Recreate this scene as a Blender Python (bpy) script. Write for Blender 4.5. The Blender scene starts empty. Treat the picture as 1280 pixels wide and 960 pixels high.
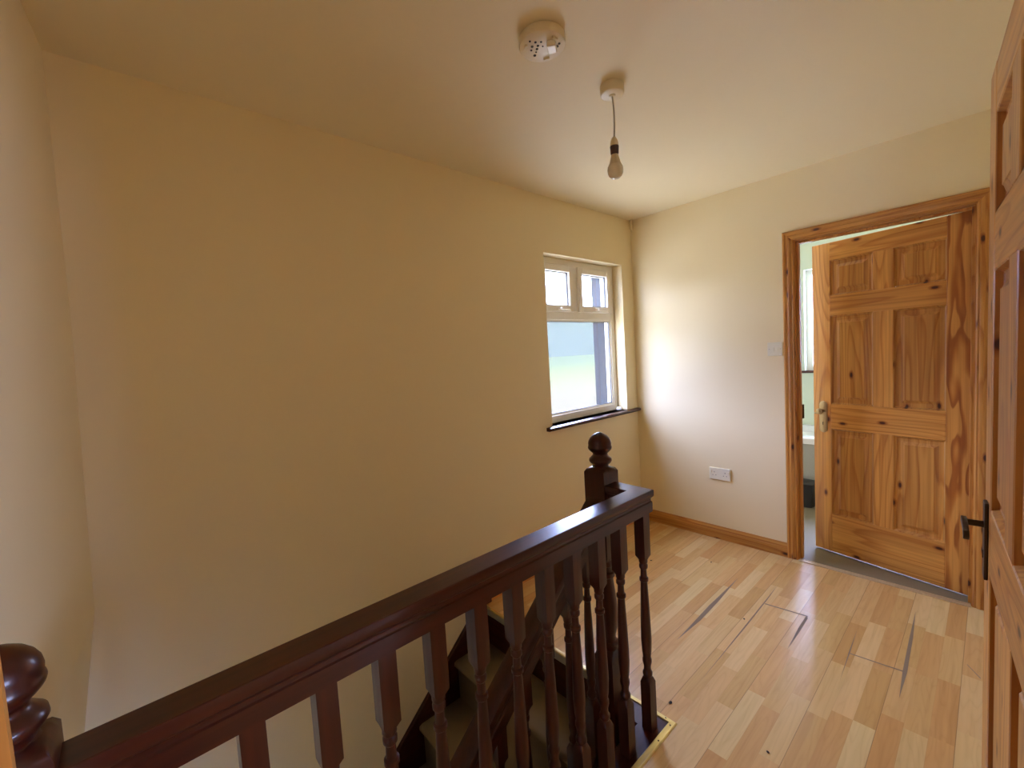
import bpy, bmesh, math, random
from mathutils import Vector, Matrix
random.seed(7)
C = bpy.context.scene.collection
PI = math.pi

# ------------------------------------------------------------------ materials
def new_mat(name):
    m = bpy.data.materials.new(name); m.use_nodes = True
    nt = m.node_tree; b = nt.nodes['Principled BSDF']
    return m, nt, b
def N(nt, t, **k):
    n = nt.nodes.new(t)
    for a, v in k.items():
        if a in n.inputs.keys() if isinstance(a, str) else False: n.inputs[a].default_value = v
        else: setattr(n, a, v)
    return n
def ramp(nt, stops, interp='LINEAR'):
    r = nt.nodes.new('ShaderNodeValToRGB'); r.color_ramp.interpolation = interp
    e = r.color_ramp.elements
    e[0].position, e[0].color = stops[0][0], (*stops[0][1], 1)
    e[1].position, e[1].color = stops[-1][0], (*stops[-1][1], 1)
    for p, c in stops[1:-1]:
        x = e.new(p); x.color = (*c, 1)
    return r
def math_node(nt, op, a, b=None):
    n = nt.nodes.new('ShaderNodeMath'); n.operation = op
    for i, v in enumerate((a, b)):
        if v is None: continue
        if isinstance(v, (int, float)): n.inputs[i].default_value = v
        else: nt.links.new(v, n.inputs[i])
    return n.outputs[0]
def mix_col(nt, fac, a, b, mode='MIX'):
    n = nt.nodes.new('ShaderNodeMix'); n.data_type = 'RGBA'; n.blend_type = mode
    for s, v in ((0, fac), (6, a), (7, b)):
        if isinstance(v, (int, float)): n.inputs[s].default_value = v
        elif isinstance(v, tuple): n.inputs[s].default_value = (*v, 1)
        else: nt.links.new(v, n.inputs[s])
    return n.outputs[2]
def simple(name, col, rough=.5, metal=0, bump=0, bscale=200, coat=0, spec=.5):
    m, nt, b = new_mat(name)
    b.inputs['Base Color'].default_value = (*col, 1)
    b.inputs['Roughness'].default_value = rough
    b.inputs['Metallic'].default_value = metal
    b.inputs['Coat Weight'].default_value = coat
    b.inputs['Specular IOR Level'].default_value = spec
    tc = nt.nodes.new('ShaderNodeTexCoord')
    nz = N(nt, 'ShaderNodeTexNoise'); nz.inputs['Scale'].default_value = bscale if bump else 6; nz.inputs['Detail'].default_value = 3
    nt.links.new(tc.outputs['Object'], nz.inputs['Vector'])
    if bump:
        bp = nt.nodes.new('ShaderNodeBump'); bp.inputs['Strength'].default_value = bump; bp.inputs['Distance'].default_value = .001
        nt.links.new(nz.outputs['Fac'], bp.inputs['Height']); nt.links.new(bp.outputs['Normal'], b.inputs['Normal'])
    else:
        c = tuple(x*.93 for x in col)
        nt.links.new(mix_col(nt, nz.outputs['Fac'], c, col), b.inputs['Base Color'])
    return m
def wall_mat(name, col, rough):
    m, nt, b = new_mat(name)
    tc = nt.nodes.new('ShaderNodeTexCoord')
    n1 = nt.nodes.new('ShaderNodeTexNoise'); n1.inputs['Scale'].default_value = 1.3; n1.inputs['Detail'].default_value = 4
    nt.links.new(tc.outputs['Object'], n1.inputs['Vector'])
    lo = tuple(x*.965 for x in col)
    nt.links.new(mix_col(nt, n1.outputs['Fac'], lo, col), b.inputs['Base Color'])
    n2 = nt.nodes.new('ShaderNodeTexNoise'); n2.inputs['Scale'].default_value = 90; n2.inputs['Detail'].default_value = 5
    nt.links.new(tc.outputs['Object'], n2.inputs['Vector'])
    bp = nt.nodes.new('ShaderNodeBump'); bp.inputs['Strength'].default_value = .12; bp.inputs['Distance'].default_value = .001
    nt.links.new(n2.outputs['Fac'], bp.inputs['Height']); nt.links.new(bp.outputs['Normal'], b.inputs['Normal'])
    b.inputs['Roughness'].default_value = rough; b.inputs['Specular IOR Level'].default_value = .35
    return m
def pine_mat(name, axis, wild=0.0, dark=1.0, knots=True, seed=0):
    """varnished pine; axis = grain direction in object space (0 x, 1 y, 2 z)"""
    m, nt, b = new_mat(name); L = nt.links
    tc = nt.nodes.new('ShaderNodeTexCoord'); oi = nt.nodes.new('ShaderNodeObjectInfo')
    off = nt.nodes.new('ShaderNodeVectorMath'); off.operation = 'MULTIPLY_ADD'
    L.new(oi.outputs['Random'], off.inputs[0]); off.inputs[1].default_value = (7.3, 11.1, 5.7); L.new(tc.outputs['Object'], off.inputs[2])
    geo = nt.nodes.new('ShaderNodeNewGeometry')
    off2 = nt.nodes.new('ShaderNodeVectorMath'); off2.operation = 'MULTIPLY_ADD'
    L.new(geo.outputs['Random Per Island'], off2.inputs[0]); off2.inputs[1].default_value = (3.1+seed, 9.2, 4.4); L.new(off.outputs[0], off2.inputs[2])
    def mapped(sc):
        mp = nt.nodes.new('ShaderNodeMapping'); mp.inputs['Scale'].default_value = sc; L.new(off2.outputs[0], mp.inputs['Vector']); return mp.outputs[0]
    def st(a, o):
        s = [o, o, o]; s[axis] = a; return tuple(s)
    n1 = nt.nodes.new('ShaderNodeTexNoise'); n1.inputs['Scale'].default_value = 1; n1.inputs['Detail'].default_value = 1.5 if wild else 1
    L.new(mapped(st(2.4, 12) if wild else st(.75, 8)), n1.inputs['Vector'])
    rings = math_node(nt, 'FRACT', math_node(nt, 'MULTIPLY', n1.outputs['Fac'], 5.0 if wild else 11.0))
    n2 = nt.nodes.new('ShaderNodeTexNoise'); n2.inputs['Scale'].default_value = 1; n2.inputs['Detail'].default_value = 5
    L.new(mapped(st(1.6, 90)), n2.inputs['Vector'])
    n3 = nt.nodes.new('ShaderNodeTexNoise'); n3.inputs['Scale'].default_value = 1; n3.inputs['Detail'].default_value = 1
    L.new(mapped(st(.35, 12)), n3.inputs['Vector'])
    d = dark
    light = (.68*d, .335*d, .072*d); mid = (.52*d, .205*d, .034*d); deep = (.37*d, .118*d, .016*d)
    if wild: r = ramp(nt, [(0, light), (.40, light), (.62, mid), (.80, deep), (.92, deep), (1, light)])
    else: r = ramp(nt, [(0, light), (.5, light), (.88, mid), (1, light)])
    L.new(rings, r.inputs['Fac'])
    st2 = ramp(nt, [(.35, (.78, .70, .60)), (.6, (1.06, 1.06, 1.04))]); L.new(n2.outputs['Fac'], st2.inputs['Fac'])
    col = mix_col(nt, .75, r.outputs['Color'], st2.outputs['Color'], 'MULTIPLY')
    tone = ramp(nt, [(.3, (.76, .68, .60)), (.7, (1.12, 1.12, 1.10))]); L.new(n3.outputs['Fac'], tone.inputs['Fac'])
    col = mix_col(nt, .8, col, tone.outputs['Color'], 'MULTIPLY')
    if knots:
        vo = nt.nodes.new('ShaderNodeTexVoronoi'); vo.inputs['Scale'].default_value = 1; vo.inputs['Randomness'].default_value = 1
        vo.voronoi_dimensions = '2D'
        sx = nt.nodes.new('ShaderNodeSeparateXYZ'); L.new(mapped(st(2.6, 5.5)), sx.inputs[0])
        cx = nt.nodes.new('ShaderNodeCombineXYZ'); L.new(sx.outputs[axis], cx.inputs[0]); L.new(sx.outputs[0 if axis == 2 else 2], cx.inputs[1])
        L.new(cx.outputs[0], vo.inputs['Vector'])
        kr = ramp(nt, [(0, (.08, .03, .012)), (.030, (.14, .05, .02)), (.046, (.60, .42, .30)), (.085, (1, 1, 1))])
        L.new(vo.outputs['Distance'], kr.inputs['Fac'])
        col = mix_col(nt, 1, col, kr.outputs['Color'], 'MULTIPLY')
    L.new(col, b.inputs['Base Color'])
    b.inputs['Roughness'].default_value = .38; b.inputs['Coat Weight'].default_value = .25; b.inputs['Coat Roughness'].default_value = .25
    bp = nt.nodes.new('ShaderNodeBump'); bp.inputs['Strength'].default_value = .08; bp.inputs['Distance'].default_value = .001
    L.new(n2.outputs['Fac'], bp.inputs['Height']); L.new(bp.outputs['Normal'], b.inputs['Normal'])
    return m
def mahogany(name, axis):
    m, nt, b = new_mat(name); L = nt.links
    tc = nt.nodes.new('ShaderNodeTexCoord')
    mp = nt.nodes.new('ShaderNodeMapping'); s = [60, 60, 60]; s[axis] = 2.5; mp.inputs['Scale'].default_value = s
    L.new(tc.outputs['Object'], mp.inputs['Vector'])
    nz = nt.nodes.new('ShaderNodeTexNoise'); nz.inputs['Scale'].default_value = 1; nz.inputs['Detail'].default_value = 4; L.new(mp.outputs[0], nz.inputs['Vector'])
    r = ramp(nt, [(.3, (.027, .0040, .0018)), (.75, (.060, .0100, .0038))]); L.new(nz.outputs['Fac'], r.inputs['Fac'])
    L.new(r.outputs['Color'], b.inputs['Base Color'])
    b.inputs['Roughness'].default_value = .36; b.inputs['Coat Weight'].default_value = .38; b.inputs['Coat Roughness'].default_value = .16; b.inputs['Specular IOR Level'].default_value = .25
    return m
def laminate():
    m, nt, b = new_mat('beech_laminate'); L = nt.links
    tc = nt.nodes.new('ShaderNodeTexCoord'); sp = nt.nodes.new('ShaderNodeSeparateXYZ'); L.new(tc.outputs['Object'], sp.inputs[0])
    rowf = math_node(nt, 'DIVIDE', math_node(nt, 'ADD', sp.outputs['Y'], 10 - .0), .0645)
    row = math_node(nt, 'FLOOR', rowf)
    w1 = nt.nodes.new('ShaderNodeTexWhiteNoise'); w1.noise_dimensions = '1D'; L.new(row, w1.inputs['W'])
    colf = math_node(nt, 'ADD', math_node(nt, 'DIVIDE', math_node(nt, 'ADD', sp.outputs['X'], 20), .37), math_node(nt, 'MULTIPLY', w1.outputs['Value'], 5.0))
    col = math_node(nt, 'FLOOR', colf)
    cb = nt.nodes.new('ShaderNodeCombineXYZ'); L.new(row, cb.inputs[0]); L.new(col, cb.inputs[1])
    w2 = nt.nodes.new('ShaderNodeTexWhiteNoise'); w2.noise_dimensions = '2D'; L.new(cb.outputs[0], w2.inputs['Vector'])
    tone = ramp(nt, [(0, (.59, .35, .125)), (.3, (.63, .395, .15)), (.55, (.67, .44, .18)), (.8, (.70, .49, .215)), (1, (.73, .54, .25))])
    L.new(w2.outputs['Value'], tone.inputs['Fac'])
    add = nt.nodes.new('ShaderNodeVectorMath'); add.operation = 'MULTIPLY_ADD'; L.new(w2.outputs['Color'], add.inputs[0]); add.inputs[1].default_value = (5, 5, 5); L.new(tc.outputs['Object'], add.inputs[2])
    mp = nt.nodes.new('ShaderNodeMapping'); mp.inputs['Scale'].default_value = (1.6, 48, 1); L.new(add.outputs[0], mp.inputs['Vector'])
    n = nt.nodes.new('ShaderNodeTexNoise'); n.inputs['Scale'].default_value = 1; n.inputs['Detail'].default_value = 3; n.inputs['Distortion'].default_value = .6; L.new(mp.outputs[0], n.inputs['Vector'])
    gr = ramp(nt, [(.3, (.90, .87, .83)), (.5, (1, 1, 1)), (.7, (1.05, 1.06, 1.08))]); L.new(n.outputs['Fac'], gr.inputs['Fac'])
    c = mix_col(nt, .8, tone.outputs['Color'], gr.outputs['Color'], 'MULTIPLY')
    # some strips are pinker, and a faint flame figure runs along each strip
    sh = nt.nodes.new('ShaderNodeSeparateColor'); L.new(w2.outputs['Color'], sh.inputs[0])
    hue = ramp(nt, [(.0, (1.02, .97, .93)), (.45, (1, 1, 1)), (1, (.99, 1.02, .97))]); L.new(sh.outputs[1], hue.inputs['Fac'])
    c = mix_col(nt, 1, c, hue.outputs['Color'], 'MULTIPLY')
    mp2 = nt.nodes.new('ShaderNodeMapping'); mp2.inputs['Scale'].default_value = (2.6, 22, 1); L.new(add.outputs[0], mp2.inputs['Vector'])
    fl = nt.nodes.new('ShaderNodeTexNoise'); fl.inputs['Scale'].default_value = 1; fl.inputs['Detail'].default_value = 1; L.new(mp2.outputs[0], fl.inputs['Vector'])
    fr = math_node(nt, 'FRACT', math_node(nt, 'MULTIPLY', fl.outputs['Fac'], 7))
    fg = ramp(nt, [(0, (1.03, 1.03, 1.03)), (.35, (1, 1, 1)), (.5, (.955, .935, .91)), (.65, (1, 1, 1)), (1, (1.03, 1.03, 1.03))]); L.new(fr, fg.inputs['Fac'])
    c = mix_col(nt, .9, c, fg.outputs['Color'], 'MULTIPLY')
    # fine joints between the boards
    pf = math_node(nt, 'FRACT', math_node(nt, 'DIVIDE', rowf, 3.0))
    j1 = math_node(nt, 'LESS_THAN', math_node(nt, 'ABSOLUTE', math_node(nt, 'SUBTRACT', pf, .5)), .494)
    s1 = math_node(nt, 'LESS_THAN', math_node(nt, 'ABSOLUTE', math_node(nt, 'SUBTRACT', math_node(nt, 'FRACT', rowf), .5)), .492)
    c = mix_col(nt, math_node(nt, 'MULTIPLY', math_node(nt, 'SUBTRACT', 1, j1), .5), c, (.20, .11, .05))
    c = mix_col(nt, math_node(nt, 'MULTIPLY', math_node(nt, 'SUBTRACT', 1, s1), .14), c, (.25, .14, .07))
    L.new(c, b.inputs['Base Color'])
    b.inputs['Roughness'].default_value = .26
    b.inputs['Specular IOR Level'].default_value = .5
    return m

M = {}
M['wall'] = wall_mat('cream_paint', (.835, .725, .455), .55)
M['ceil'] = wall_mat('ceiling_paint', (.83, .735, .49), .6)
M['reveal'] = M['wall']
M['bathwall'] = wall_mat('pale_green_paint', (.70, .76, .60), .5)
M['pine_z'] = pine_mat('pine_upright', 2)
M['pine_x'] = pine_mat('pine_across', 0)
M['pine_y'] = pine_mat('pine_along_wall', 1, dark=.8)
M['pine_wild'] = pine_mat('pine_cathedral_grain', 2, wild=1.0, knots=False)
M['pine_panel'] = pine_mat('pine_panel', 2, dark=.86, seed=3)
M['pine_trim'] = pine_mat('pine_trim_upright', 2, dark=.90, seed=5)
M['pine_trim_y'] = pine_mat('pine_trim_head', 1, dark=.78, seed=5)
M['mah_x'] = mahogany('mahogany_along', 0); M['mah_y'] = mahogany('mahogany_across', 1); M['mah_z'] = mahogany('mahogany_upright', 2)
M['laminate'] = laminate()
M['joint'] = simple('open_joint', (.27, .20, .12), .8)
M['upvc'] = simple('white_upvc', (.84, .81, .70), .3)
M['gasket'] = simple('grey_gasket', (.12, .12, .12), .6)
M['plastic'] = simple('white_plastic', (.80, .77, .60), .3)
M['oldplastic'] = simple('aged_plastic', (.74, .65, .43), .4)
M['hole'] = simple('dark_hole', (.02, .016, .012), .7)
M['cordmat'] = simple('cord_rubber', (.45, .40, .30), .5)
M['holder'] = simple('bulb_holder_plum', (.055, .035, .04), .4)
M['bulbneck'] = simple('bulb_collar', (.58, .49, .32), .4)
M['bulbglass'] = simple('opal_glass', (.74, .67, .48), .25, coat=.4)
M['brass'] = simple('polished_brass', (.80, .68, .30), .28, metal=1)
M['agedbrass'] = simple('aged_brass', (.46, .33, .17), .42, metal=1)
M['darkbrass'] = simple('dark_bronze', (.075, .055, .04), .4, metal=.7)
M['steel'] = simple('steel', (.5, .5, .5), .35, metal=1)
M['carpet'] = simple('stair_carpet', (.27, .21, .12), .95, bump=.7, bscale=260)
M['nosing'] = simple('nosing_strip', (.50, .47, .38), .35, metal=.4)
M['bathfloor'] = simple('grey_vinyl', (.24, .19, .11), .55, bump=.5, bscale=60)
M['enamel'] = simple('white_enamel', (.85, .85, .83), .15)
M['bathpanel'] = simple('bath_panel', (.42, .40, .34), .4)
M['black'] = simple('black_plastic', (.02, .02, .022), .45)
M['threshold'] = simple('threshold_strip', (.55, .42, .24), .4, metal=.2)
M['hallfloor'] = simple('grey_tile', (.40, .42, .46), .35)
M['soap'] = simple('white_soap', (.85, .84, .78), .4)
M['crumb'] = simple('crumb', (.03, .02, .015), .8)
M['render'] = simple('outside_render', (.80, .55, .29), .9, bump=.2, bscale=60, spec=0)
M['hill'] = simple('far_hill', (.025, .031, .017), 1, spec=0)
M['blind'] = simple('roller_blind', (.86, .86, .82), .8)
def field_mat():
    m, nt, b = new_mat('meadow'); L = nt.links
    tc = nt.nodes.new('ShaderNodeTexCoord')
    n = nt.nodes.new('ShaderNodeTexNoise'); n.inputs['Scale'].default_value = .03; n.inputs['Detail'].default_value = 6; L.new(tc.outputs['Object'], n.inputs['Vector'])
    sp = nt.nodes.new('ShaderNodeSeparateXYZ'); L.new(tc.outputs['Object'], sp.inputs[0])
    # mown pale strip near the house, lusher meadow farther out
    q = math_node(nt, 'ADD', math_node(nt, 'DIVIDE', sp.outputs['Y'], 110), math_node(nt, 'MULTIPLY', n.outputs['Fac'], .12))
    r = ramp(nt, [(.30, (.049, .039, .017)), (.48, (.046, .045, .013)), (.75, (.036, .040, .011)), (1, (.030, .036, .013))]); L.new(q, r.inputs['Fac'])
    L.new(r.outputs['Color'], b.inputs['Base Color']); b.inputs['Roughness'].default_value = 1; b.inputs['Specular IOR Level'].default_value = 0
    return m
M['field'] = field_mat()
M['yard_bounce'] = simple('pale_yard_bounce', (.60, .52, .33), .95, bump=.4, bscale=20)  # pale tone for the added yard, chosen to throw light up indoors
def glass_mat(name, veil, tint=(1, 1, 1)):
    m = bpy.data.materials.new(name); m.use_nodes = True; nt = m.node_tree; nt.nodes.clear(); L = nt.links
    out = nt.nodes.new('ShaderNodeOutputMaterial')
    tr = nt.nodes.new('ShaderNodeBsdfTransparent'); tr.inputs[0].default_value = (*tint, 1)
    tl = nt.nodes.new('ShaderNodeBsdfTranslucent'); tl.inputs[0].default_value = (.95, .97, 1, 1)
    gl = nt.nodes.new('ShaderNodeBsdfGlossy'); gl.inputs['Roughness'].default_value = .03
    tc = nt.nodes.new('ShaderNodeTexCoord'); nz = nt.nodes.new('ShaderNodeTexNoise'); nz.inputs['Scale'].default_value = 14; nz.inputs['Detail'].default_value = 5
    L.new(tc.outputs['Object'], nz.inputs['Vector'])
    mr = nt.nodes.new('ShaderNodeMapRange'); mr.inputs['To Min'].default_value = veil*.85; mr.inputs['To Max'].default_value = veil*1.15; L.new(nz.outputs['Fac'], mr.inputs['Value'])
    m1 = nt.nodes.new('ShaderNodeMixShader'); L.new(mr.outputs[0], m1.inputs[0]); L.new(tr.outputs[0], m1.inputs[1]); L.new(tl.outputs[0], m1.inputs[2])
    m2 = nt.nodes.new('ShaderNodeMixShader'); m2.inputs[0].default_value = .05; L.new(m1.outputs[0], m2.inputs[1]); L.new(gl.outputs[0], m2.inputs[2])
    L.new(m2.outputs[0], out.inputs[0])
    return m
M['glass'] = glass_mat('misted_glass', .015)
M['glass_clear'] = glass_mat('window_glass', .03)

# ------------------------------------------------------------------ mesh helpers
def link(name, bm, mats, parent=None, loc=(0, 0, 0), rotz=0, smooth=None, bevel=0):
    me = bpy.data.meshes.new(name)
    bmesh.ops.recalc_face_normals(bm, faces=bm.faces[:])
    bm.to_mesh(me); bm.free()
    if not isinstance(mats, (list, tuple)): mats = [mats]
    for m in mats: me.materials.append(m)
    o = bpy.data.objects.new(name, me); C.objects.link(o)
    o.location = loc; o.rotation_euler = (0, 0, rotz)
    if parent is not None: o.parent = parent
    if smooth is not None:
        me.shade_smooth(); me.set_sharp_from_angle(angle=math.radians(smooth))
    if bevel:
        md = o.modifiers.new('edge', 'BEVEL'); md.width = bevel; md.segments = 2; md.limit_method = 'ANGLE'; md.angle_limit = math.radians(40)
    return o
def box(bm, a, b, mi=0, mat=None):
    x0, y0, z0 = a; x1, y1, z1 = b
    vs = [bm.verts.new(p) for p in ((x0,y0,z0),(x1,y0,z0),(x1,y1,z0),(x0,y1,z0),(x0,y0,z1),(x1,y0,z1),(x1,y1,z1),(x0,y1,z1))]
    if mat is not None:
        for v in vs: v.co = mat @ v.co
    for f in ((0,3,2,1),(4,5,6,7),(0,1,5,4),(1,2,6,5),(2,3,7,6),(3,0,4,7)):
        fc = bm.faces.new([vs[i] for i in f]); fc.material_index = mi
    return vs
def loft(bm, rings, cap=True, closed=True, mi=0):
    R = [[bm.verts.new(p) for p in r] for r in rings]
    n = len(R[0])
    for a, b in zip(R, R[1:]):
        for i in range(n if closed else n-1):
            j = (i+1) % n
            f = bm.faces.new((a[i], a[j], b[j], b[i])); f.material_index = mi
    if cap and closed:
        bm.faces.new(R[0][::-1]).material_index = mi; bm.faces.new(R[-1]).material_index = mi
    return R
def lathe(bm, prof, n=24, c=(0, 0), mi=0, axis='z', org=(0, 0, 0)):
    rings = []
    for r, z in prof:
        ring = []
        for i in range(n):
            t = 2*PI*i/n; x, y = r*math.cos(t), r*math.sin(t)
            if axis == 'z': p = (c[0]+x, c[1]+y, z)
            elif axis == 'x': p = (org[0]+z, org[1]+x, org[2]+y)
            else: p = (org[0]+x, org[1]+z, org[2]+y)
            ring.append(p)
        rings.append(ring)
    return loft(bm, rings, mi=mi)
def sq_ring(h, z, ch=0.0, n=6):
    """a square of half size h (24 points) or, for ch=1, a circle"""
    pts = []
    m = 4*n
    for i in range(m):
        t = 2*PI*(i+.0)/m + PI/4
        c, s = math.cos(t), math.sin(t)
        k = max(abs(c), abs(s))
        q = (h*c/k, h*s/k); ci = (h*c, h*s)
        pts.append((q[0]*(1-ch)+ci[0]*ch, q[1]*(1-ch)+ci[1]*ch, z))
    return pts
def turned(prof, n=6):
    """prof: list of (z, r, roundness 0 square .. 1 round)"""
    bm = bmesh.new()
    loft(bm, [sq_ring(r, z, c, n) for z, r, c in prof])
    return bm
def rect_frame(bm, x0, x1, z0, z1, y0, y1, w, mi=0):
    """picture-frame of bars in the xz plane"""
    box(bm, (x0, y0, z0), (x0+w, y1, z1), mi); box(bm, (x1-w, y0, z0), (x1, y1, z1), mi)
    box(bm, (x0+w, y0, z0), (x1-w, y1, z0+w), mi); box(bm, (x0+w, y0, z1-w), (x1-w, y1, z1), mi)
def sweep(bm, path, prof, mi=0, cap=True):
    """sweep a (u across, z) profile along a plan path with mitred corners; path = [(x,y,z)]"""
    rings = []
    for i, p in enumerate(path):
        p = Vector(p)
        d0 = (p - Vector(path[i-1])) if i else (Vector(path[1]) - p)
        d1 = (Vector(path[i+1]) - p) if i < len(path)-1 else d0
        h0 = Vector((d0.x, d0.y)).normalized(); h1 = Vector((d1.x, d1.y)).normalized()
        t = (h0+h1).normalized(); k = 1/max(.3, t.dot(h0))
        side = Vector((t.y, -t.x))*k
        rings.append([(p.x+side.x*u, p.y+side.y*u, p.z+z) for u, z in prof])
    loft(bm, rings, cap=cap)
def thing(name, label, cat, loc=(0, 0, 0), rotz=0, group=None, kind=None):
    o = bpy.data.objects.new(name, None); C.objects.link(o); o.location = loc; o.rotation_euler = (0, 0, rotz)
    o.empty_display_size = .1
    o['label'] = label; o['category'] = cat
    if group: o['group'] = group
    if kind: o['kind'] = kind
    return o
def tag(o, label, cat, group=None, kind=None):
    o['label'] = label; o['category'] = cat
    if group: o['group'] = group
    if kind: o['kind'] = kind
    return o

# ------------------------------------------------------------------ dimensions
ZC = 2.4227                      # ceiling
XE = -1.685                      # landing edge at the stair head
YT = -1.167                      # outer edge of the brass strip beside the stairwell
LOW = -2.65                      # ground floor level
WX0, WX1, WZ0, WZ1 = -1.028, -.150, .925, 2.062    # stair window opening
DY0, DY1, DZ = -1.110, -1.902, 2.022               # bathroom door opening

def struct(name, bm, mats, label, cat, parent=None, **k):
    o = link(name, bm, mats, parent, **k)
    if parent is None: tag(o, label, cat, kind='structure')
    return o

# ---- back wall with the window opening (plane y=0, thickness to y=.32)
bm = bmesh.new()
T = .25
box(bm, (-4.6, 0, LOW-.1), (WX0, T, ZC)); box(bm, (WX1, 0, LOW-.1), (.1, T, ZC))
box(bm, (WX0, 0, LOW-.1), (WX1, T, WZ0)); box(bm, (WX0, 0, WZ1), (WX1, T, ZC))
bmesh.ops.remove_doubles(bm, verts=bm.verts[:], dist=1e-5)
struct('wall_back', bm, M['wall'], 'long cream wall beside the stairwell holding the small window', 'wall')
# pinkish-grey render on the outer reveal, seen through the panes
bm = bmesh.new()
box(bm, (WX1, .155, WZ0-.02), (WX1+.004, T+.05, WZ1)); 
box(bm, (WX1, T+.0, WZ0-.4), (WX1+.25, T+.05, WZ1+.3))
struct('trim_1', bm, M['render'], 'rendered outside reveal seen through the right side of the window', 'reveal')

# ---- right wall with the bathroom door opening (x 0 .. .1)
bm = bmesh.new()
box(bm, (0, DY0, -.3), (.1, 0, ZC)); box(bm, (0, -2.6, -.3), (.1, DY1, ZC)); box(bm, (0, DY1, DZ), (.1, DY0, ZC))
struct('wall_right', bm, M['wall'], 'cream wall with the socket, switch and bathroom doorway', 'wall')

# ---- left wall, slightly out of true, leaning away below the kink
bm = bmesh.new()
def lw(z):  # x at y=0 for height z
    return {0: -3.205}.get(0)
prof = [(-3.203, ZC), (-3.213, 1.6), (-3.243, .66), (-3.305, .25), (-3.37, -.15), (-3.37, LOW-.1)]
rings = []
for x, z in prof:
    rings.append([(x, 0, z), (x-.10, -1.25, z), (x-.14, -1.42, z), (x-.30, -1.42, z), (x-.30, 0, z)])
loft(bm, rings)
struct('wall_left', bm, M['wall'], 'narrow cream end wall at the left behind the newel post', 'wall')
# boxed-out cupboard at the near end of the left wall
bm = bmesh.new()
box(bm, (-3.64, -1.56, -.02), (-3.205, -1.4905, ZC)); box(bm, (-3.64, -2.036, DZ+.05), (-3.205, -1.56, ZC))
box(bm, (-3.64, -2.036, -.02), (-3.60, -1.56, DZ+.05))
struct('wall_cupboard', bm, M['wall'], 'boxed-out cream wall around the cupboard at the left edge', 'wall')
# ---- front wall with the bedroom doorway the camera leans out of
YF = -2.036
BX0, BX1 = -3.050, -2.272       # doorway
bm = bmesh.new()
box(bm, (BX1, YF-.10, -.02), (0, YF, ZC)); box(bm, (-4.3, YF-.10, -.02), (BX0, YF, ZC)); box(bm, (BX0, YF-.10, DZ), (BX1, YF, ZC))
struct('wall_front', bm, M['wall'], 'cream wall running along the right side of the landing', 'wall')
# bedroom behind the doorway, with its own window
RY = -5.30; RW0, RW1, RZ0, RZ1 = -1.15, .35, .85, 2.15
bm = bmesh.new()
box(bm, (-4.3, RY-.25, -.02), (RW0, RY, ZC)); box(bm, (RW1, RY-.25, -.02), (.6, RY, ZC)); box(bm, (RW0, RY-.25, -.02), (RW1, RY, RZ0)); box(bm, (RW0, RY-.25, RZ1), (RW1, RY, ZC))
struct('wall_bedroom_far', bm, M['wall'], 'far bedroom wall with its window', 'wall')
bm = bmesh.new(); box(bm, (-4.4, RY, -.02), (-4.3, YF, ZC)); struct('wall_bedroom_left', bm, M['wall'], 'left bedroom wall', 'wall')
bm = bmesh.new(); box(bm, (.5, RY, -.02), (.6, -3.0, ZC)); box(bm, (.1, -3.1, -.02), (.5, -3.0, ZC)); box(bm, (0, -3.1, -.02), (.1, YF-.10, ZC)); struct('wall_bedroom_right', bm, M['wall'], 'right bedroom wall', 'wall')
bm = bmesh.new(); box(bm, (-4.4, RY-.1, -.22), (.6, YF-.10, 0)); struct('floor_bedroom', bm, M['laminate'], 'bedroom floor behind the doorway', 'floor')
bm = bmesh.new(); box(bm, (-4.4, RY-.3, ZC), (.6, -4.4, ZC+.15)); box(bm, (.1, -4.4, ZC), (.6, -3.0, ZC+.15)); struct('ceiling_bedroom', bm, M['ceil'], 'bedroom ceiling', 'ceiling')

# ---- ceiling
bm = bmesh.new(); box(bm, (-4.6, -4.4, ZC), (.1, .3, ZC+.15)); struct('ceiling', bm, M['ceil'], 'plain painted ceiling over the landing', 'ceiling')

# ---- landing floor (L shape round the stairwell) with opened board joints
bm = bmesh.new()
FT = -.22
def slab(x0, x1, y0, y1): box(bm, (x0, y0, FT), (x1, y1, 0))
slab(XE, 0.02, -1.167, 0); slab(-3.64, 0.02, YF-.10, -1.167)
floor = struct('floor', bm, M['laminate'], 'beech strip laminate floor of the landing', 'floor')
bm = bmesh.new()
def sliver(pts): 
    f = bm.faces.new([bm.verts.new((x, y, .0006)) for x, y in pts])
sliver([(-1.243,-.943),(-.86,-.932),(-.474,-.936),(-.78,-.952),(-1.02,-.957)])
sliver([(-1.42,-1.138),(-.9,-1.1325),(-.421,-1.128),(-.6,-1.1355),(-.9,-1.139)])
sliver([(-.969,-1.331),(-.76,-1.322),(-.627,-1.322),(-.65,-1.334),(-.8,-1.335)])
sliver([(-.660,-1.138),(-.650,-1.138),(-.628,-1.33),(-.636,-1.33)])
sliver([(-1.027,-1.538),(-.8,-1.527),(-.60,-1.522),(-.8,-1.532)])
sliver([(-.236,-1.696),(-.5,-1.699),(-.8,-1.706),(-.99,-1.716),(-.8,-1.720),(-.5,-1.711)])
sliver([(-.819,-1.53),(-.812,-1.53),(-.795,-1.71),(-.802,-1.71)])
sliver([(-.578,-1.885),(-.572,-1.885),(-.642,-1.925),(-.650,-1.925)])
o = link('board_joint', bm, M['joint'], floor)
o['label'] = 'opened dark joints between floorboards'
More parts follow.
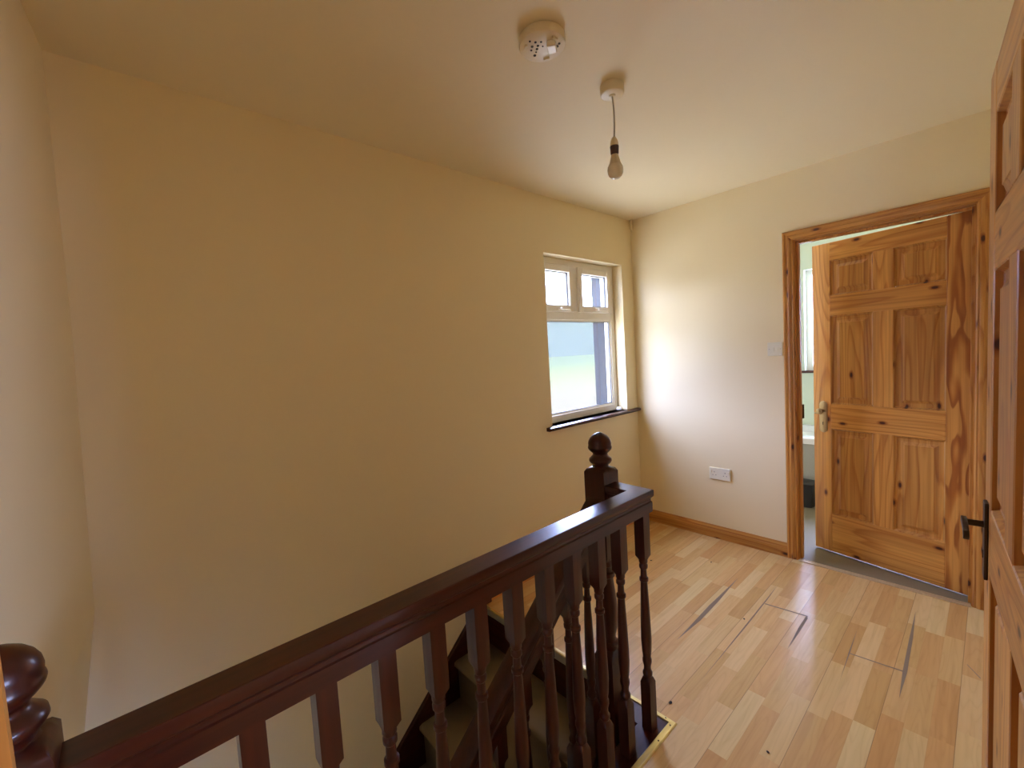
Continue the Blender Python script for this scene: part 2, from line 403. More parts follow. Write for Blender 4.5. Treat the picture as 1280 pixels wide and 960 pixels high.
# crumbs
for i, (x, y, s) in enumerate(((-1.611,-1.105,.006),(-1.577,-1.443,.004),(-.62,-.444,.005),(-.391,-.739,.004),(-.866,-1.11,.004))):
    bm = bmesh.new(); bmesh.ops.create_icosphere(bm, subdivisions=2, radius=s)
    for v in bm.verts: v.co.z = v.co.z*.45 + s*.44; v.co.x *= 1.5
    lab = ['small dark chip on the floor just outside the brass corner','tiny dark speck on the floor nearest the bottom edge','tiny dark speck on the floor behind the balusters','tiny dark speck on the floor below the socket','tiny dark speck between the two long open joints'][i]
    tag(link('dark_crumb', bm, M['crumb'], loc=(x, y, .0007), rotz=i), lab, 'crumb', 'dark crumbs on the laminate')

# ---- baseboards (moulded pine)
SK = [(0, 0), (.016, 0), (.016, .060), (.013, .066), (.013, .074), (.009, .084), (.006, .092), (0, .092)]
def skirting(name, path, mat, label):
    bm = bmesh.new(); sweep(bm, path, [(u, z) for u, z in SK])
    return struct(name, bm, mat, label, 'baseboard')
skirting('baseboard_right', [(0, -.002, 0), (0, -1.068, 0)], M['pine_y'], 'moulded pine baseboard under the socket')
skirting('baseboard_back', [(-1.635, 0, 0), (-.016, 0, 0)], M['pine_x'], 'pine baseboard below the window')

# ------------------------------------------------------------------ window on the back wall
def window(name, label, x0, x1, z0, z1, yf, yb, full=True):
    w = thing(name, label, 'window', ((x0+x1)/2, yf, z0), kind='structure')
    X = lambda v: v-(x0+x1)/2
    Z = lambda v: v-z0
    d = yb-yf
    bm = bmesh.new(); fw = .048
    rect_frame(bm, X(x0), X(x1), 0, Z(z1), 0, d, fw)
    zt = z0 + (z1-z0)*.675 - .022           # transom
    xm = -.035
    if full:
        box(bm, (X(x0)+fw, 0, Z(zt)-.03), (X(x1)-fw, d, Z(zt)+.03))
        box(bm, (xm-.032, 0, Z(zt)+.03), (xm+.032, d, Z(z1)-fw))
    link('window_frame', bm, M['upvc'], w, bevel=.003)
    if full:
        for s, (a, b) in enumerate(((X(x0)+fw-.006, xm-.026), (xm+.026, X(x1)-fw-.004))):
            bm = bmesh.new(); rect_frame(bm, a, b, Z(zt)+.024, Z(z1)-fw+.006, -.016, d-.01, .046)
            sash = link('window_sash', bm, M['upvc'], w, bevel=.004)
            bm = bmesh.new(); rect_frame(bm, a+.046, b-.046, Z(zt)+.070, Z(z1)-fw-.040, .004, .016, .005)
            link('gasket', bm, M['gasket'], sash)
            bm = bmesh.new(); box(bm, (a+.046, .012, Z(zt)+.070), (b-.046, .016, Z(z1)-fw-.040))
            link('pane', bm, M['glass_clear'], w)
            bm = bmesh.new(); m_ = (a+b)/2+.02
            box(bm, (m_-.03, -.024, Z(zt)+.036), (m_+.03, -.016, Z(zt)+.054))
            lathe(bm, [(.008, -.040), (.008, -.024)], 12, axis='y', org=(m_-.015, 0, Z(zt)+.045))
            box(bm, (m_-.022, -.046, Z(zt)+.037), (m_+.065, -.036, Z(zt)+.053))
            link('handle', bm, M['upvc'], sash, bevel=.003)
    bm = bmesh.new(); g = .045
    top = Z(zt)-.03 if full else Z(z1)-fw
    rect_frame(bm, X(x0)+fw-.002, X(x1)-fw+.002, fw-.002, top+.002, .008, .03, .014)
    link('glazing_bead', bm, M['upvc'], w)
    bm = bmesh.new(); rect_frame(bm, X(x0)+fw+.010, X(x1)-fw-.010, fw+.010, top-.010, .012, .022, .007)
    link('gasket', bm, M['gasket'], w)
    bm = bmesh.new(); box(bm, (X(x0)+fw, .022, fw), (X(x1)-fw, .026, top))
    link('pane', bm, M['glass'], w)
    return w
window('window_1', 'small white framed window with two top lights over one misted pane', WX0, WX1, WZ0, WZ1, .088, .150)
bm = bmesh.new()
sp = [(.09, 0), (-.028, 0), (-.036, -.004), (-.040, -.012), (-.036, -.020), (-.028, -.024), (.09, -.024)]
loft(bm, [[(x, y, WZ0+z) for y, z in sp] for x in (-1.085, -.012)])
struct('window_sill', bm, M['mah_x'], 'dark varnished sill board under the window', 'window sill', smooth=30)
bm = bmesh.new()
loft(bm, [sq_ring(r, z, .35) for z, r in ((0, .017), (.003, .020), (.016, .021), (.022, .017), (.024, .010))])
tag(link('soap_bar', bm, M['soap'], loc=(-.185, .052, WZ0+.0005), smooth=40, rotz=.4), 'small white lump on the right end of the window sill', 'soap')

# ------------------------------------------------------------------ panelled pine doors
def panel_door(name, label, W, H, loc, rotz, hinge_wild=True, side=1):
    """local: x 0 (hinge) .. W (latch), y 0 front face .. .040*side, z"""
    d = thing(name, label, 'door', loc, rotz, kind='structure')
    th = .038
    st = W*.135; mu = W*.128
    rows = [(.25, .813), (.973, 1.535), (1.66, 1.88)]
    k = H/1.99
    rows = [(a*k, b*k) for a, b in rows]
    pw = (W-2*st-mu)/2
    cols = [(st, st+pw), (st+pw+mu, W-st)]
    def piece(nm, a, b, mat):
        bm = bmesh.new(); box(bm, a, b); return link(nm, bm, mat, d, bevel=.0025)
    piece('stile', (0, 0, 0), (st, th, H), M['pine_wild'] if hinge_wild else M['pine_z'])
    piece('stile', (W-st, 0, 0), (W, th, H), M['pine_z'])
    zs = [0] + [v for r in rows for v in r] + [H]
    for i in range(4):
        piece('rail', (st, .0004, zs[2*i]), (W-st, th-.0004, zs[2*i+1]), M['pine_x'])
    for a, b in rows:
        piece('mullion', (cols[0][1], .0002, a), (cols[1][0], th-.0002, b), M['pine_z'])
        for c0, c1 in cols:
            bm = bmesh.new()
            # inset, depth pairs: sloping bead, flat groove, rise to the raised field
            steps = [(0, .0005), (.003, .002), (.006, .008), (.009, .0140), (.013, .0160), (.030, .0160), (.046, .0085), (.048, .0060)]
            for sgn, base in ((1, 0), (-1, th)):
                prev = None
                for ins, dep in steps:
                    y = base + sgn*dep
                    r = [bm.verts.new(p) for p in ((c0+ins, y, a+ins), (c1-ins, y, a+ins), (c1-ins, y, b-ins), (c0+ins, y, b-ins))]
                    if prev:
                        for i in range(4): bm.faces.new((prev[i], prev[(i+1) % 4], r[(i+1) % 4], r[i]))
                    prev = r
                bm.faces.new(prev)
            link('panel', bm, M['pine_panel'], d)
    return d, st, th

# bathroom door (opens into the bathroom, hinged on the right)
ang = math.atan2(.719, .172); W1 = .742
d1, st1, th1 = panel_door('door_1', 'six panel pine door standing ajar to the bathroom', W1, 1.985, (.0855+.038*math.sin(ang), -1.878-.038*math.cos(ang), .010), ang)
def lever_set(parent, W, H, fy, outward, mat, z, style):
    """outward = -1 : handle on the y=0 face"""
    x = W-.058
    TH = .038
    def link(nm, bm, *a, **k):       # the handle belongs on the y = TH face
        for v in bm.verts: v.co.y = TH - v.co.y
        return globals()['link'](nm, bm, *a, **k)
    if style == 'oval':
        bm = bmesh.new()
        pts = []
        hw, hh = .0235, .100
        out = []
        for i in range(32):
            t = 2*PI*i/32
            out.append((hw*math.cos(t), (hh-hw)*(1 if math.sin(t) >= 0 else -1) + hw*math.sin(t)*1.1))
        rings = []
        for s, y in ((1, 0), (1, -.004), (.9, -.008), (.7, -.009)):
            rings.append([(x+a*s, y, z+b*(s if s > .95 else s*.97)) for a, b in out])
        loft(bm, rings)
        h = link('handle_plate', bm, mat, parent, smooth=40); h['label'] = 'aged brass handle plate'
        bm = bmesh.new()
        lathe(bm, [(.0035, -.0098), (.0035, -.0085)], 12, axis='y', org=(x, 0, z-.036)); box(bm, (x-.002, -.0098, z-.052), (x+.002, -.0085, z-.037))
        link('keyhole', bm, M['hole'], h)
        bm = bmesh.new()
        lathe(bm, [(.010, -.009), (.008, -.016), (.008, -.030), (.016, -.036), (.020, -.046), (.019, -.054), (.010, -.058)], 24, axis='y', org=(x, 0, z+.040))
        box(bm, (x-.004, -.054, z+.024), (x+.030, -.046, z+.034))
        link('lever', bm, mat, h, smooth=40, bevel=.002)
    else:
        bm = bmesh.new(); box(bm, (x-.020, -.007, z-.095), (x+.020, 0, z+.095))
        h = link('handle_plate', bm, mat, parent, bevel=.002); h['label'] = 'dark bronze handle plate'
        bm = bmesh.new()
        lathe(bm, [(.009, -.006), (.0075, -.012), (.0075, -.044)], 16, axis='y', org=(x, 0, z+.038))
        # scrolled lever running towards the hinge side and curling down at its end
        path = [(x+.008, z+.042), (x-.015, z+.043), (x-.04, z+.042), (x-.06, z+.040), (x-.076, z+.036), (x-.082, z+.028), (x-.076, z+.022)]
        rings = []
        for i, (px, pz) in enumerate(path):
            q0 = path[max(0, i-1)]; q1 = path[min(len(path)-1, i+1)]
            t = Vector((q1[0]-q0[0], q1[1]-q0[1])).normalized(); nrm = Vector((-t.y, t.x))
            hh = .008 - .0006*i
            rings.append([(px+nrm.x*hh, -.046, pz+nrm.y*hh), (px+nrm.x*hh, -.035, pz+nrm.y*hh), (px-nrm.x*hh, -.035, pz-nrm.y*hh), (px-nrm.x*hh, -.046, pz-nrm.y*hh)])
        loft(bm, rings)
        link('lever', bm, mat, h, bevel=.002)
        bm = bmesh.new(); lathe(bm, [(.0035, -.0085), (.0035, -.006)], 12, axis='y', org=(x, 0, z-.030)); box(bm, (x-.002, -.0085, z-.046), (x+.002, -.006, z-.031))
        link('keyhole', bm, M['hole'], h)
lever_set(d1, W1, 1.985, 0, -1, M['agedbrass'], .885, 'oval')
# bedroom door folded right back against the wall at the right edge
a2 = math.atan(.084); Wn = .762
hx = -1.520 - Wn*math.cos(a2); hy = -1.9370 - Wn*math.sin(a2)
d2, st2, th2 = panel_door('door_2', 'pine six panel door folded back along the right edge with a dark lever handle', Wn, 1.985,
    (hx + .038*math.sin(a2), hy - .038*math.cos(a2), .010), a2, hinge_wild=False)
lever_set(d2, Wn, 1.985, 0, -1, M['darkbrass'], .885, 'long')

# ---- linings and moulded architraves
AP = [(0, 0), (0, .010), (.006, .014), (.012, .012), (.018, .017), (.028, .019), (.034, .015), (.042, .015), (.048, .019), (.055, .018), (.060, .012), (.060, 0)]
def door_trim(name, label, parent_loc, rotz, w, h, depth, lining=.02, stop=.062):
    """local: x across the opening 0..w, y out towards the room (negative), z up; lining runs to y=+depth"""
    t = thing(name, label, 'door frame', parent_loc, rotz, kind='structure')
    e = .005
    def up(x, sg):
        bm = bmesh.new(); rings = []
        for z, ins in ((0, 0), (h+e+.060, 1)):
            ring = []
            for u, y in AP:
                zz = z if not ins else (h+e+u)
                ring.append((x - sg*(e+u), -y, zz))
            rings.append(ring)
        loft(bm, rings); o = link('architrave', bm, M['pine_trim'], t, smooth=35)
    up(0, 1); up(w, -1)
    bm = bmesh.new(); rings = []
    for side in (0, 1):
        rings.append([((-(e+u) if side == 0 else w+e+u), -y, h+e+u) for u, y in AP])
    loft(bm, rings); link('architrave_head', bm, M['pine_trim_h'], t, smooth=35)
    for a, b in ((-lining, 0), (w, w+lining)):
        bm = bmesh.new(); box(bm, (a, 0, 0), (b, depth, h+lining)); link('lining', bm, M['pine_trim'], t)
    bm = bmesh.new(); box(bm, (0, 0, h), (w, depth, h+lining)); link('lining', bm, M['pine_trim_h'], t)
    if stop:
        bm = bmesh.new(); s0, s1 = stop
        box(bm, (0, s0, 0), (.012, s1, h)); box(bm, (w-.012, s0, 0), (w, s1, h)); box(bm, (.012, s0, h-.012), (w-.012, s1, h))
        link('door_stop', bm, M['pine_trim'], t, bevel=.002)
    return t
M['pine_trim_h'] = pine_mat('pine_trim_head', 0, dark=.80, seed=5)
# bathroom frame: local x runs from y=-1.13 to y=-1.882, local y runs into the bathroom (+X)
t1 = door_trim('trim_2', 'moulded pine door frame around the bathroom doorway', (0, -1.130, 0), -PI/2, .752, 2.000, .105, .02, (.028, .060))
bm = bmesh.new(); box(bm, (-.0015, .066, .86), (.0, .092, 1.02)); rr = link('strike_plate', bm, M['darkbrass'], t1)
bm = bmesh.new(); loft(bm, [[(x, y, z) for x, y in ((-.30+.30-.0, .070), (.010, .100), (.012, .100), (.0, .074))] for z in (.90, .99)]); 
link('strike_lip', bm, M['darkbrass'], rr)
# near door frame
t2 = door_trim('trim_3', 'moulded pine frame of the bedroom doorway', (BX1-.016, YF, 0), PI, BX1-BX0-.032, 2.004, .10, .016, None)
# hinges on the bathroom frame
bm = bmesh.new(); box(bm, (-.024, DY1+.02, -.012), (.012, DY0-.02, .006)); box(bm, (-.002, DY1+.02, .006), (.006, DY0-.02, .009))
th_ = tag(link('threshold_strip', bm, M['threshold'], bevel=.002), 'thin metal threshold strip under the bathroom door', 'threshold strip', kind='structure')
bm = bmesh.new(); box(bm, (.012, DY1+.02, -.010), (.024, DY0-.02, .001)); link('seam', bm, M['hole'], th_)

# ---- cupboard door and its frame, only the frame edge shows at the bottom left
t3 = door_trim('trim_4', 'pine frame edge of the cupboard in the bottom left corner', (-3.205, -1.552, 0), -PI/2, .420, 2.004, .03, .008, None)
for o_ in list(t3.children):
    pass
d3, _, _ = panel_door('door_3', 'narrow pine cupboard door beside the left wall', .414, 1.985, (-3.212, -1.969, .010), PI/2, hinge_wild=False)

# ------------------------------------------------------------------ banister round the landing
yr = -1.107; xr = -1.772
RAIL_T = .905
def rail_prof(sc=1.0):
    h = [(.0315, 0), (.0340, -.0015), (.0345, -.004), (.0345, -.022), (.0325, -.026), (.0275, -.031), (.0265, -.036), (.0275, -.041), (.0305, -.044), (.0305, -.080)]
    return [(u, z) for u, z in h] + [(-u, z) for u, z in h[::-1]]
ban = thing('landing_banister', 'dark mahogany banister with turned balusters guarding the stairwell edge', 'banister', (xr, yr, 0))
def rel(root, pts): 
    l = root.location; return [(x-l.x, y-l.y, z-l.z) for x, y, z in pts]
bm = bmesh.new()
sweep(bm, rel(ban, [(-3.250, yr, RAIL_T), (xr, yr, RAIL_T), (xr, -.979, RAIL_T)]), rail_prof())
link('handrail', bm, M['mah_x'], ban, smooth=28)
BAL = [(.0, .0195, 0), (.185, .0195, 0), (.200, .0165, .45), (.206, .0145, 1), (.214, .0175, 1), (.222, .0175, 1), (.229, .013, 1), (.245, .0125, 1), (.262, .0165, 1), (.272, .0165, 1), (.280, .0135, 1),
       (.300, .0165, 1), (.345, .0190, 1), (.40, .0180, 1), (.48, .0155, 1), (.555, .0125, 1), (.566, .0120, 1), (.570, .0160, 1), (.580, .0160, 1), (.584, .0115, 1), (.612, .0105, 1), (.618, .0150, 1), (.628, .0155, 1), (.634, .0125, 1), (.640, .0155, 1), (.648, .0150, .9), (.664, .0195, 0), (.83, .0195, 0)]
first = None
def baluster(root, x, y, z, hh=.83, mesh=[None]):
    if mesh[0] is None:
        o = link('baluster', turned(BAL), M['mah_z'], root, smooth=38); mesh[0] = o
    else:
        o = mesh[0].copy(); C.objects.link(o); o.parent = root
    l = root.location; o.location = (x-l.x, y-l.y, z-l.z)
    return o
bx = [-1.772 + .004] + [-1.912 - .1205*i for i in range(11)]
for x in bx: baluster(ban, x, yr, .0)
NEW = [(-.36, .046, 0), (.19, .046, 0), (.225, .036, .3), (.232, .032, 1), (.245, .040, 1), (.258, .040, 1), (.268, .030, 1), (.29, .030, 1), (.33, .041, 1), (.37, .043, 1), (.42, .040, 1), (.50, .031, 1),
       (.525, .029, 1), (.530, .036, 1), (.545, .036, 1), (.550, .029, 1), (.570, .031, 1), (.578, .038, 1), (.590, .038, 1), (.60, .034, .4), (.625, .046, 0), (.945, .046, 0), (.957, .039, 0), (.960, .037, .5), (.965, .030, 1)]
FIN = [(z, q, 1) for z, q in ((.960, .036), (.966, .030), (.973, .031), (.979, .039), (.987, .0435), (.995, .0425), (1.001, .036), (1.007, .030), (1.013, .0275), (1.018, .030), (1.023, .036), (1.029, .0415), (1.033, .0440),
       (1.038, .0455), (1.042, .0450), (1.045, .0435), (1.054, .0442), (1.064, .0425), (1.074, .0375), (1.083, .0295), (1.090, .0190), (1.095, .0090), (1.097, .001))]
def newel(root, x, y, zlow, lab, dz=0):
    p = [(zlow if i == 0 else z, r, c) for i, (z, r, c) in enumerate(NEW)]
    o = link('newel_post', turned(p), M['mah_z'], root, smooth=38)
    l = root.location; o.location = (x-l.x, y-l.y, dz); o['label'] = lab
    f = link('ball_finial', turned(FIN, 10), M['mah_z'], o, smooth=50)
    return o
newel(ban, -1.765, -.935, -.30, 'newel post at the head of the stairs')
newel(ban, -3.260, yr, -.20, 'newel post by the left wall', dz=-.014)
# base board between newel, corner and wall, with its stained top
bm = bmesh.new()
sweep(bm, rel(ban, [(-3.30, -1.107, 0), (-1.7455, -1.107, 0), (-1.7455, -.890, 0)]), [(-.040, .004), (.040, .004), (.040, -.235), (-.040, -.235)])
link('base_board', bm, M['mah_x'], ban)
# brass strip
bm = bmesh.new()
BP = [(.0005, 0), (.0005, .007), (.002, .009), (.008, .0088), (.011, .0065), (.019, .0060), (.023, .001), (.023, 0)]
sweep(bm, [(-3.20, -1.147, .0), (-1.7055, -1.147, .0), (-1.7055, -.002, .0)], BP)
ed = tag(link('edging_strip', bm, M['brass'], smooth=40), 'polished brass edging strip where the laminate meets the stairwell', 'edging strip')
for i, (x, y) in enumerate(((-1.712, -1.158), (-1.694, -1.130), (-1.80, -1.160), (-1.95, -1.160), (-2.15, -1.160), (-1.694, -.95), (-1.694, -.7))):
    bm = bmesh.new(); lathe(bm, [(.0028, .0068), (.0025, .0082), (.001, .0086)], 12, c=(x, y)); link('screw', bm, M['hole'], ed)

# ------------------------------------------------------------------ stairs
RISE, GO = .2135, .229
sx0 = XE
st = thing('staircase', 'straight flight of carpeted stairs with dark strings going down beside the long wall', 'staircase', (sx0, -.47, -RISE*11), kind='structure')
nst = 7
def nos(n): return sx0 - GO*n
YA, YB = -.022, -.915
for n in range(1, nst+1):
    z = -RISE*n; xn = nos(n)
    bm = bmesh.new()
    box(bm, (xn, YB, z-.026), (xn+GO+.022, YA, z-.006)); link('tread', bm, M['mah_y'], st, loc=tuple(-v for v in st.location), bevel=.006)
    bm = bmesh.new(); box(bm, (xn+.020, YB, z-RISE-.006), (xn+.034, YA, z-.02)); link('riser', bm, M['mah_y'], st, loc=tuple(-v for v in st.location))
bm = bmesh.new(); box(bm, (sx0-.010, -.888, -RISE-.01), (sx0-.0005, YA, -.050)); link('riser', bm, M['mah_y'], st, loc=tuple(-v for v in st.location))
# top nosing, white-grey aluminium under the brass
bm = bmesh.new(); box(bm, (sx0-.014, -.888, -.030), (sx0-.0005, -.002, -.003)); box(bm, (sx0-.006, -.888, -.05), (sx0-.0005, -.002, -.03))
link('nosing', bm, M['nosing'], st, loc=tuple(-v for v in st.location), bevel=.003)
def string_board(y0, y1, up, dn, name, x_hi, z_cap):
    bm = bmesh.new()
    k = RISE/GO
    xl = nos(nst)
    zt = lambda x: (x-sx0)*k + up
    pts = [(x_hi, min(zt(x_hi), z_cap)), (x_hi, zt(x_hi)-dn), (xl, zt(xl)-dn), (xl, zt(xl))]
    xc = sx0 + (z_cap-up)/k
    if xc < x_hi: pts.append((xc, z_cap))
    r = [[(x, y, z) for x, z in pts] for y in (y0, y1)]
    loft(bm, r); return link(name, bm, M['mah_x'], st, loc=tuple(-v for v in st.location), bevel=.003)
string_board(-.024, -.001, .062, .36, 'wall_string', -1.640, .095)
string_board(-.955, -.915, .075, .34, 'outer_string', -1.800, 1)
# carpet laid over the treads and risers from the first step down
bm = bmesh.new(); path = []
for n in range(1, nst+1):
    z = -RISE*n; xn = nos(n)
    path += [(nos(n-1)+.016 if n > 1 else sx0-.012, z-.0), (xn+.006, z), (xn-.006, z-.005), (xn-.008, z-.018), (xn+.002, z-.028), (xn+.014, z-.034)]
out = path + [(x+.006, z-.006) for x, z in path[::-1]]
n_ = len(path)
for y0, y1 in ((-.885, -.030),):
    va = [bm.verts.new((x, y0, z)) for x, z in path]; vb = [bm.verts.new((x, y1, z)) for x, z in path]
    for i in range(n_-1): bm.faces.new((va[i], va[i+1], vb[i+1], vb[i]))
cp = tag(link('stair_carpet', bm, M['carpet'], smooth=50), 'worn beige carpet covering the upper steps', 'carpet')
sd = cp.modifiers.new('t', 'SOLIDIFY'); sd.thickness = .005; sd.offset = 1

# sloping banister beside the flight
sb = thing('stair_banister', 'dark sloping handrail with turned balusters running down the flight', 'banister', (-1.81, -.935, -.4))
sl = .885
def zr(x): return .715 + sl*(x+1.965)
ang_s = math.atan(sl)
bm = bmesh.new()
P = rail_prof()
rings = []
for x in (-1.812, -1.86, -3.05):
    rings.append([(x, -.935+u, zr(x) + z/math.cos(ang_s)) for u, z in P])
loft(bm, [rel(sb, r) for r in rings]); link('handrail', bm, M['mah_x'], sb, smooth=32)
for i in range(10):
    x = -1.885 - .1145*i
    zb = (x-sx0)*RISE/GO + .060
    o = baluster(sb, x, -.935, zb)
    top = zr(x) - .03
    o.scale = (1, 1, (top-zb)/.83)
# lower newel
o = newel(sb, -3.09, -.935, -.6, 'lower newel post at the turn of the stairs', dz=0); o.location = (-3.09+1.81, 0, -1.30+.4)

# ---- storey below
bm = bmesh.new(); box(bm, (-4.6, -4.4, LOW-.1), (.1, .3, LOW)); struct('floor_lower', bm, M['hallfloor'], 'grey tiled floor of the hall below', 'floor')
bm = bmesh.new(); box(bm, (-1.67, -1.19, LOW), (-1.55, 0, -.22)); struct('wall_lower', bm, M['wall'], 'pale wall below the landing edge', 'wall')
bm = bmesh.new(); box(bm, (-3.37, -1.30, LOW), (-1.67, -1.19, FT)); struct('wall_lower_front', bm, M['wall'], 'pale wall under the landing beside the flight', 'wall')

# ------------------------------------------------------------------ ceiling and wall fittings
dt = thing('smoke_detector_base', 'round cream mounting base of a removed smoke detector on the ceiling', 'smoke detector', (-2.013, -.968, ZC))
bm = bmesh.new(); lathe(bm, [(.070, 0), (.074, -.003), (.0745, -.024), (.073, -.029), (.068, -.031), (.001, -.0325)], 48); link('backplate', bm, M['oldplastic'], dt, smooth=40)
for k in range(3):
    a = k*2*PI/3+.5
    bm = bmesh.new(); box(bm, (-.004, -.010, -.037), (.004, .010, -.031), mat=Matrix.Rotation(a, 4, 'Z') @ Matrix.Translation((.055, 0, 0))); link('contact_clip', bm, M['oldplastic'], dt, bevel=.001)
bm = bmesh.new(); box(bm, (-.020, -.014, -.050), (.020, .014, -.031), mat=Matrix.Translation((.012, -.030, 0)) @ Matrix.Rotation(.6, 4, 'Z')); link('terminal_block', bm, M['plastic'], dt, bevel=.003)
rnd = random.Random(3)
holes = [(-.052, .004), (-.035, -.004), (-.022, -.016), (-.018, .002), (-.010, .014), (-.004, -.006), (-.002, .026), (.006, .040), (-.020, .030), (.004, -.030), (.014, -.040), (.022, -.030), (.034, -.034), (.030, -.046), (-.03, .016), (.044, -.02)]
for hx_, hy_ in holes:
    bm = bmesh.new(); r = rnd.uniform(.0026, .0052); lathe(bm, [(r, -.0312), (r, -.0332), (r*.5, -.0334)], 10, c=(hx_, hy_)); link('screw_hole', bm, M['hole'], dt)

pl = thing('pendant_lamp', 'bare bulb hanging on a short cord from a round ceiling rose', 'pendant lamp', (-1.612, -.955, ZC))
bm = bmesh.new(); lathe(bm, [(.044, 0), (.0455, -.002), (.045, -.030), (.043, -.0335), (.040, -.035), (.012, -.036), (.010, -.040), (.004, -.041)], 40); link('ceiling_rose', bm, M['oldplastic'], pl, smooth=35)
bm = bmesh.new(); rings = []
for k in range(17):
    t = k/16; z = -.036 - .170*t; cx = .004*math.sin(PI*t)*(1-.6*t); cy = -.003*math.sin(PI*t)
    rings.append([(cx+.0032*math.cos(a*PI/5), cy+.0032*math.sin(a*PI/5), z) for a in range(10)])
loft(bm, rings); link('cord', bm, M['cordmat'], pl, smooth=60)
bm = bmesh.new(); lathe(bm, [(.003, -.190), (.008, -.194), (.014, -.208), (.0165, -.222), (.0165, -.226)], 24); link('cord_grip', bm, M['oldplastic'], pl, smooth=40)
bm = bmesh.new(); lathe(bm, [(.0165, -.226), (.0172, -.229), (.0165, -.234), (.0155, -.254), (.0135, -.258)], 24); link('lamp_holder', bm, M['holder'], pl, smooth=30)
bm = bmesh.new(); lathe(bm, [(.012, -.256), (.014, -.262), (.020, -.286), (.0245, -.297)], 24)
bu = link('bulb_collar', bm, M['bulbneck'], pl, smooth=40)
bm = bmesh.new(); lathe(bm, [(.0245, -.297), (.0285, -.304), (.0300, -.315), (.0290, -.327), (.0245, -.338), (.016, -.346), (.006, -.3495), (.0005, -.350)], 28); link('bulb', bm, M['bulbglass'], pl, smooth=50)

bm = bmesh.new(); lathe(bm, [(.010, 0), (.0105, -.004), (.0105, -.012), (.009, -.014), (.0095, -.018), (.0105, -.020), (.0105, -.068), (.0085, -.082), (.005, -.090), (.001, -.093)], 20)
tag(link('corner_detector', bm, M['oldplastic'], loc=(-.022, -.022, ZC), smooth=40), 'small tubular detector in the far ceiling corner', 'detector')

# double socket
so = thing('double_socket', 'white double wall socket low on the wall above the baseboard', 'socket', (0, -.648, .478))
bm = bmesh.new(); box(bm, (-.010, -.073, -.043), (0, .073, .043)); link('plate', bm, M['plastic'], so, bevel=.003)
for sy in (.037, -.037):
    bm = bmesh.new()
    box(bm, (-.0106, sy-.002, .008), (-.0098, sy+.002, .016)); 
    box(bm, (-.0106, sy-.0135, -.012), (-.0098, sy-.008, -.008)); box(bm, (-.0106, sy+.008, -.012), (-.0098, sy+.0135, -.008))
    link('pin_slot', bm, M['hole'], so)
    bm = bmesh.new(); y = sy + (.024 if sy > 0 else -.024); box(bm, (-.014, y-.005, .006), (-.0098, y+.005, .024)); link('rocker', bm, M['plastic'], so, bevel=.001)
# light switch
sw = thing('light_switch', 'white two gang light switch beside the door frame', 'light switch', (0, -1.014, 1.352))
bm = bmesh.new(); box(bm, (-.009, -.043, -.043), (0, .043, .043)); link('plate', bm, M['plastic'], sw, bevel=.003)
for y in (-.012, .012):
    bm = bmesh.new(); box(bm, (-.013, y-.008, -.013), (-.0088, y+.008, .013), mat=Matrix.Rotation(.05, 4, 'Y')); link('rocker', bm, M['plastic'], sw, bevel=.001)
for y in (-.032, .032):
    bm = bmesh.new(); lathe(bm, [(.0028, -.0098), (.0028, -.0088)], 12, axis='x', org=(0, y, 0)); link('screw', bm, M['steel'], sw)

# ------------------------------------------------------------------ bathroom beyond
BX = 1.90
bm = bmesh.new(); box(bm, (.02, -3.0, -.3), (BX+.1, .3, -.004)); struct('floor_bathroom', bm, M['bathfloor'], 'grey vinyl floor of the bathroom', 'floor')
bm = bmesh.new(); box(bm, (.1, -3.0, ZC), (BX+.3, .3, ZC+.15)); struct('ceiling_bathroom', bm, M['ceil'], 'bathroom ceiling', 'ceiling')
bz0, bz1, by0, by1 = 1.085, 2.07, -1.60, -.70
bm = bmesh.new()
box(bm, (BX, -3.0, -.3), (BX+.3, by0, ZC)); box(bm, (BX, by1, -.3), (BX+.3, .3, ZC)); box(bm, (BX, by0, -.3), (BX+.3, by1, bz0)); box(bm, (BX, by0, bz1), (BX+.3, by1, ZC))
struct('wall_bathroom_far', bm, M['bathwall'], 'pale green bathroom wall with a window', 'wall')
bm = bmesh.new(); box(bm, (.1, -2.6, -.3), (BX, -2.5, ZC)); struct('wall_bathroom_right', bm, M['bathwall'], 'side wall of the bathroom', 'wall')
bm = bmesh.new(); box(bm, (.1, -.12, -.3), (BX, -.0, ZC)); struct('wall_bathroom_left', bm, M['bathwall'], 'left side wall of the bathroom', 'wall')
w2 = thing('window_2', 'bathroom window glimpsed through the door gap', 'window', (BX+.08, (by0+by1)/2, bz0), -PI/2, kind='structure')
hw = (by1-by0)/2; hh = bz1-bz0
bm = bmesh.new(); rect_frame(bm, -hw, hw, 0, hh, 0, .06, .05); box(bm, (-.025, 0, .05), (.025, .06, hh-.05)); link('window_frame', bm, M['upvc'], w2, bevel=.003)
bm = bmesh.new(); box(bm, (-hw+.05, .028, .05), (hw-.05, .032, hh-.05)); link('pane', bm, M['glass'], w2)
bm = bmesh.new(); box(bm, (BX-.03, by0-.02, bz0-.018), (BX+.08, by1+.02, bz0+.004)); struct('window_sill_bathroom', bm, M['mah_y'], 'dark sill of the bathroom window', 'window sill')
window('window_3', 'bedroom window behind the camera', RW0, RW1, RZ0, RZ1, RY-.14, RY-.08, full=False)
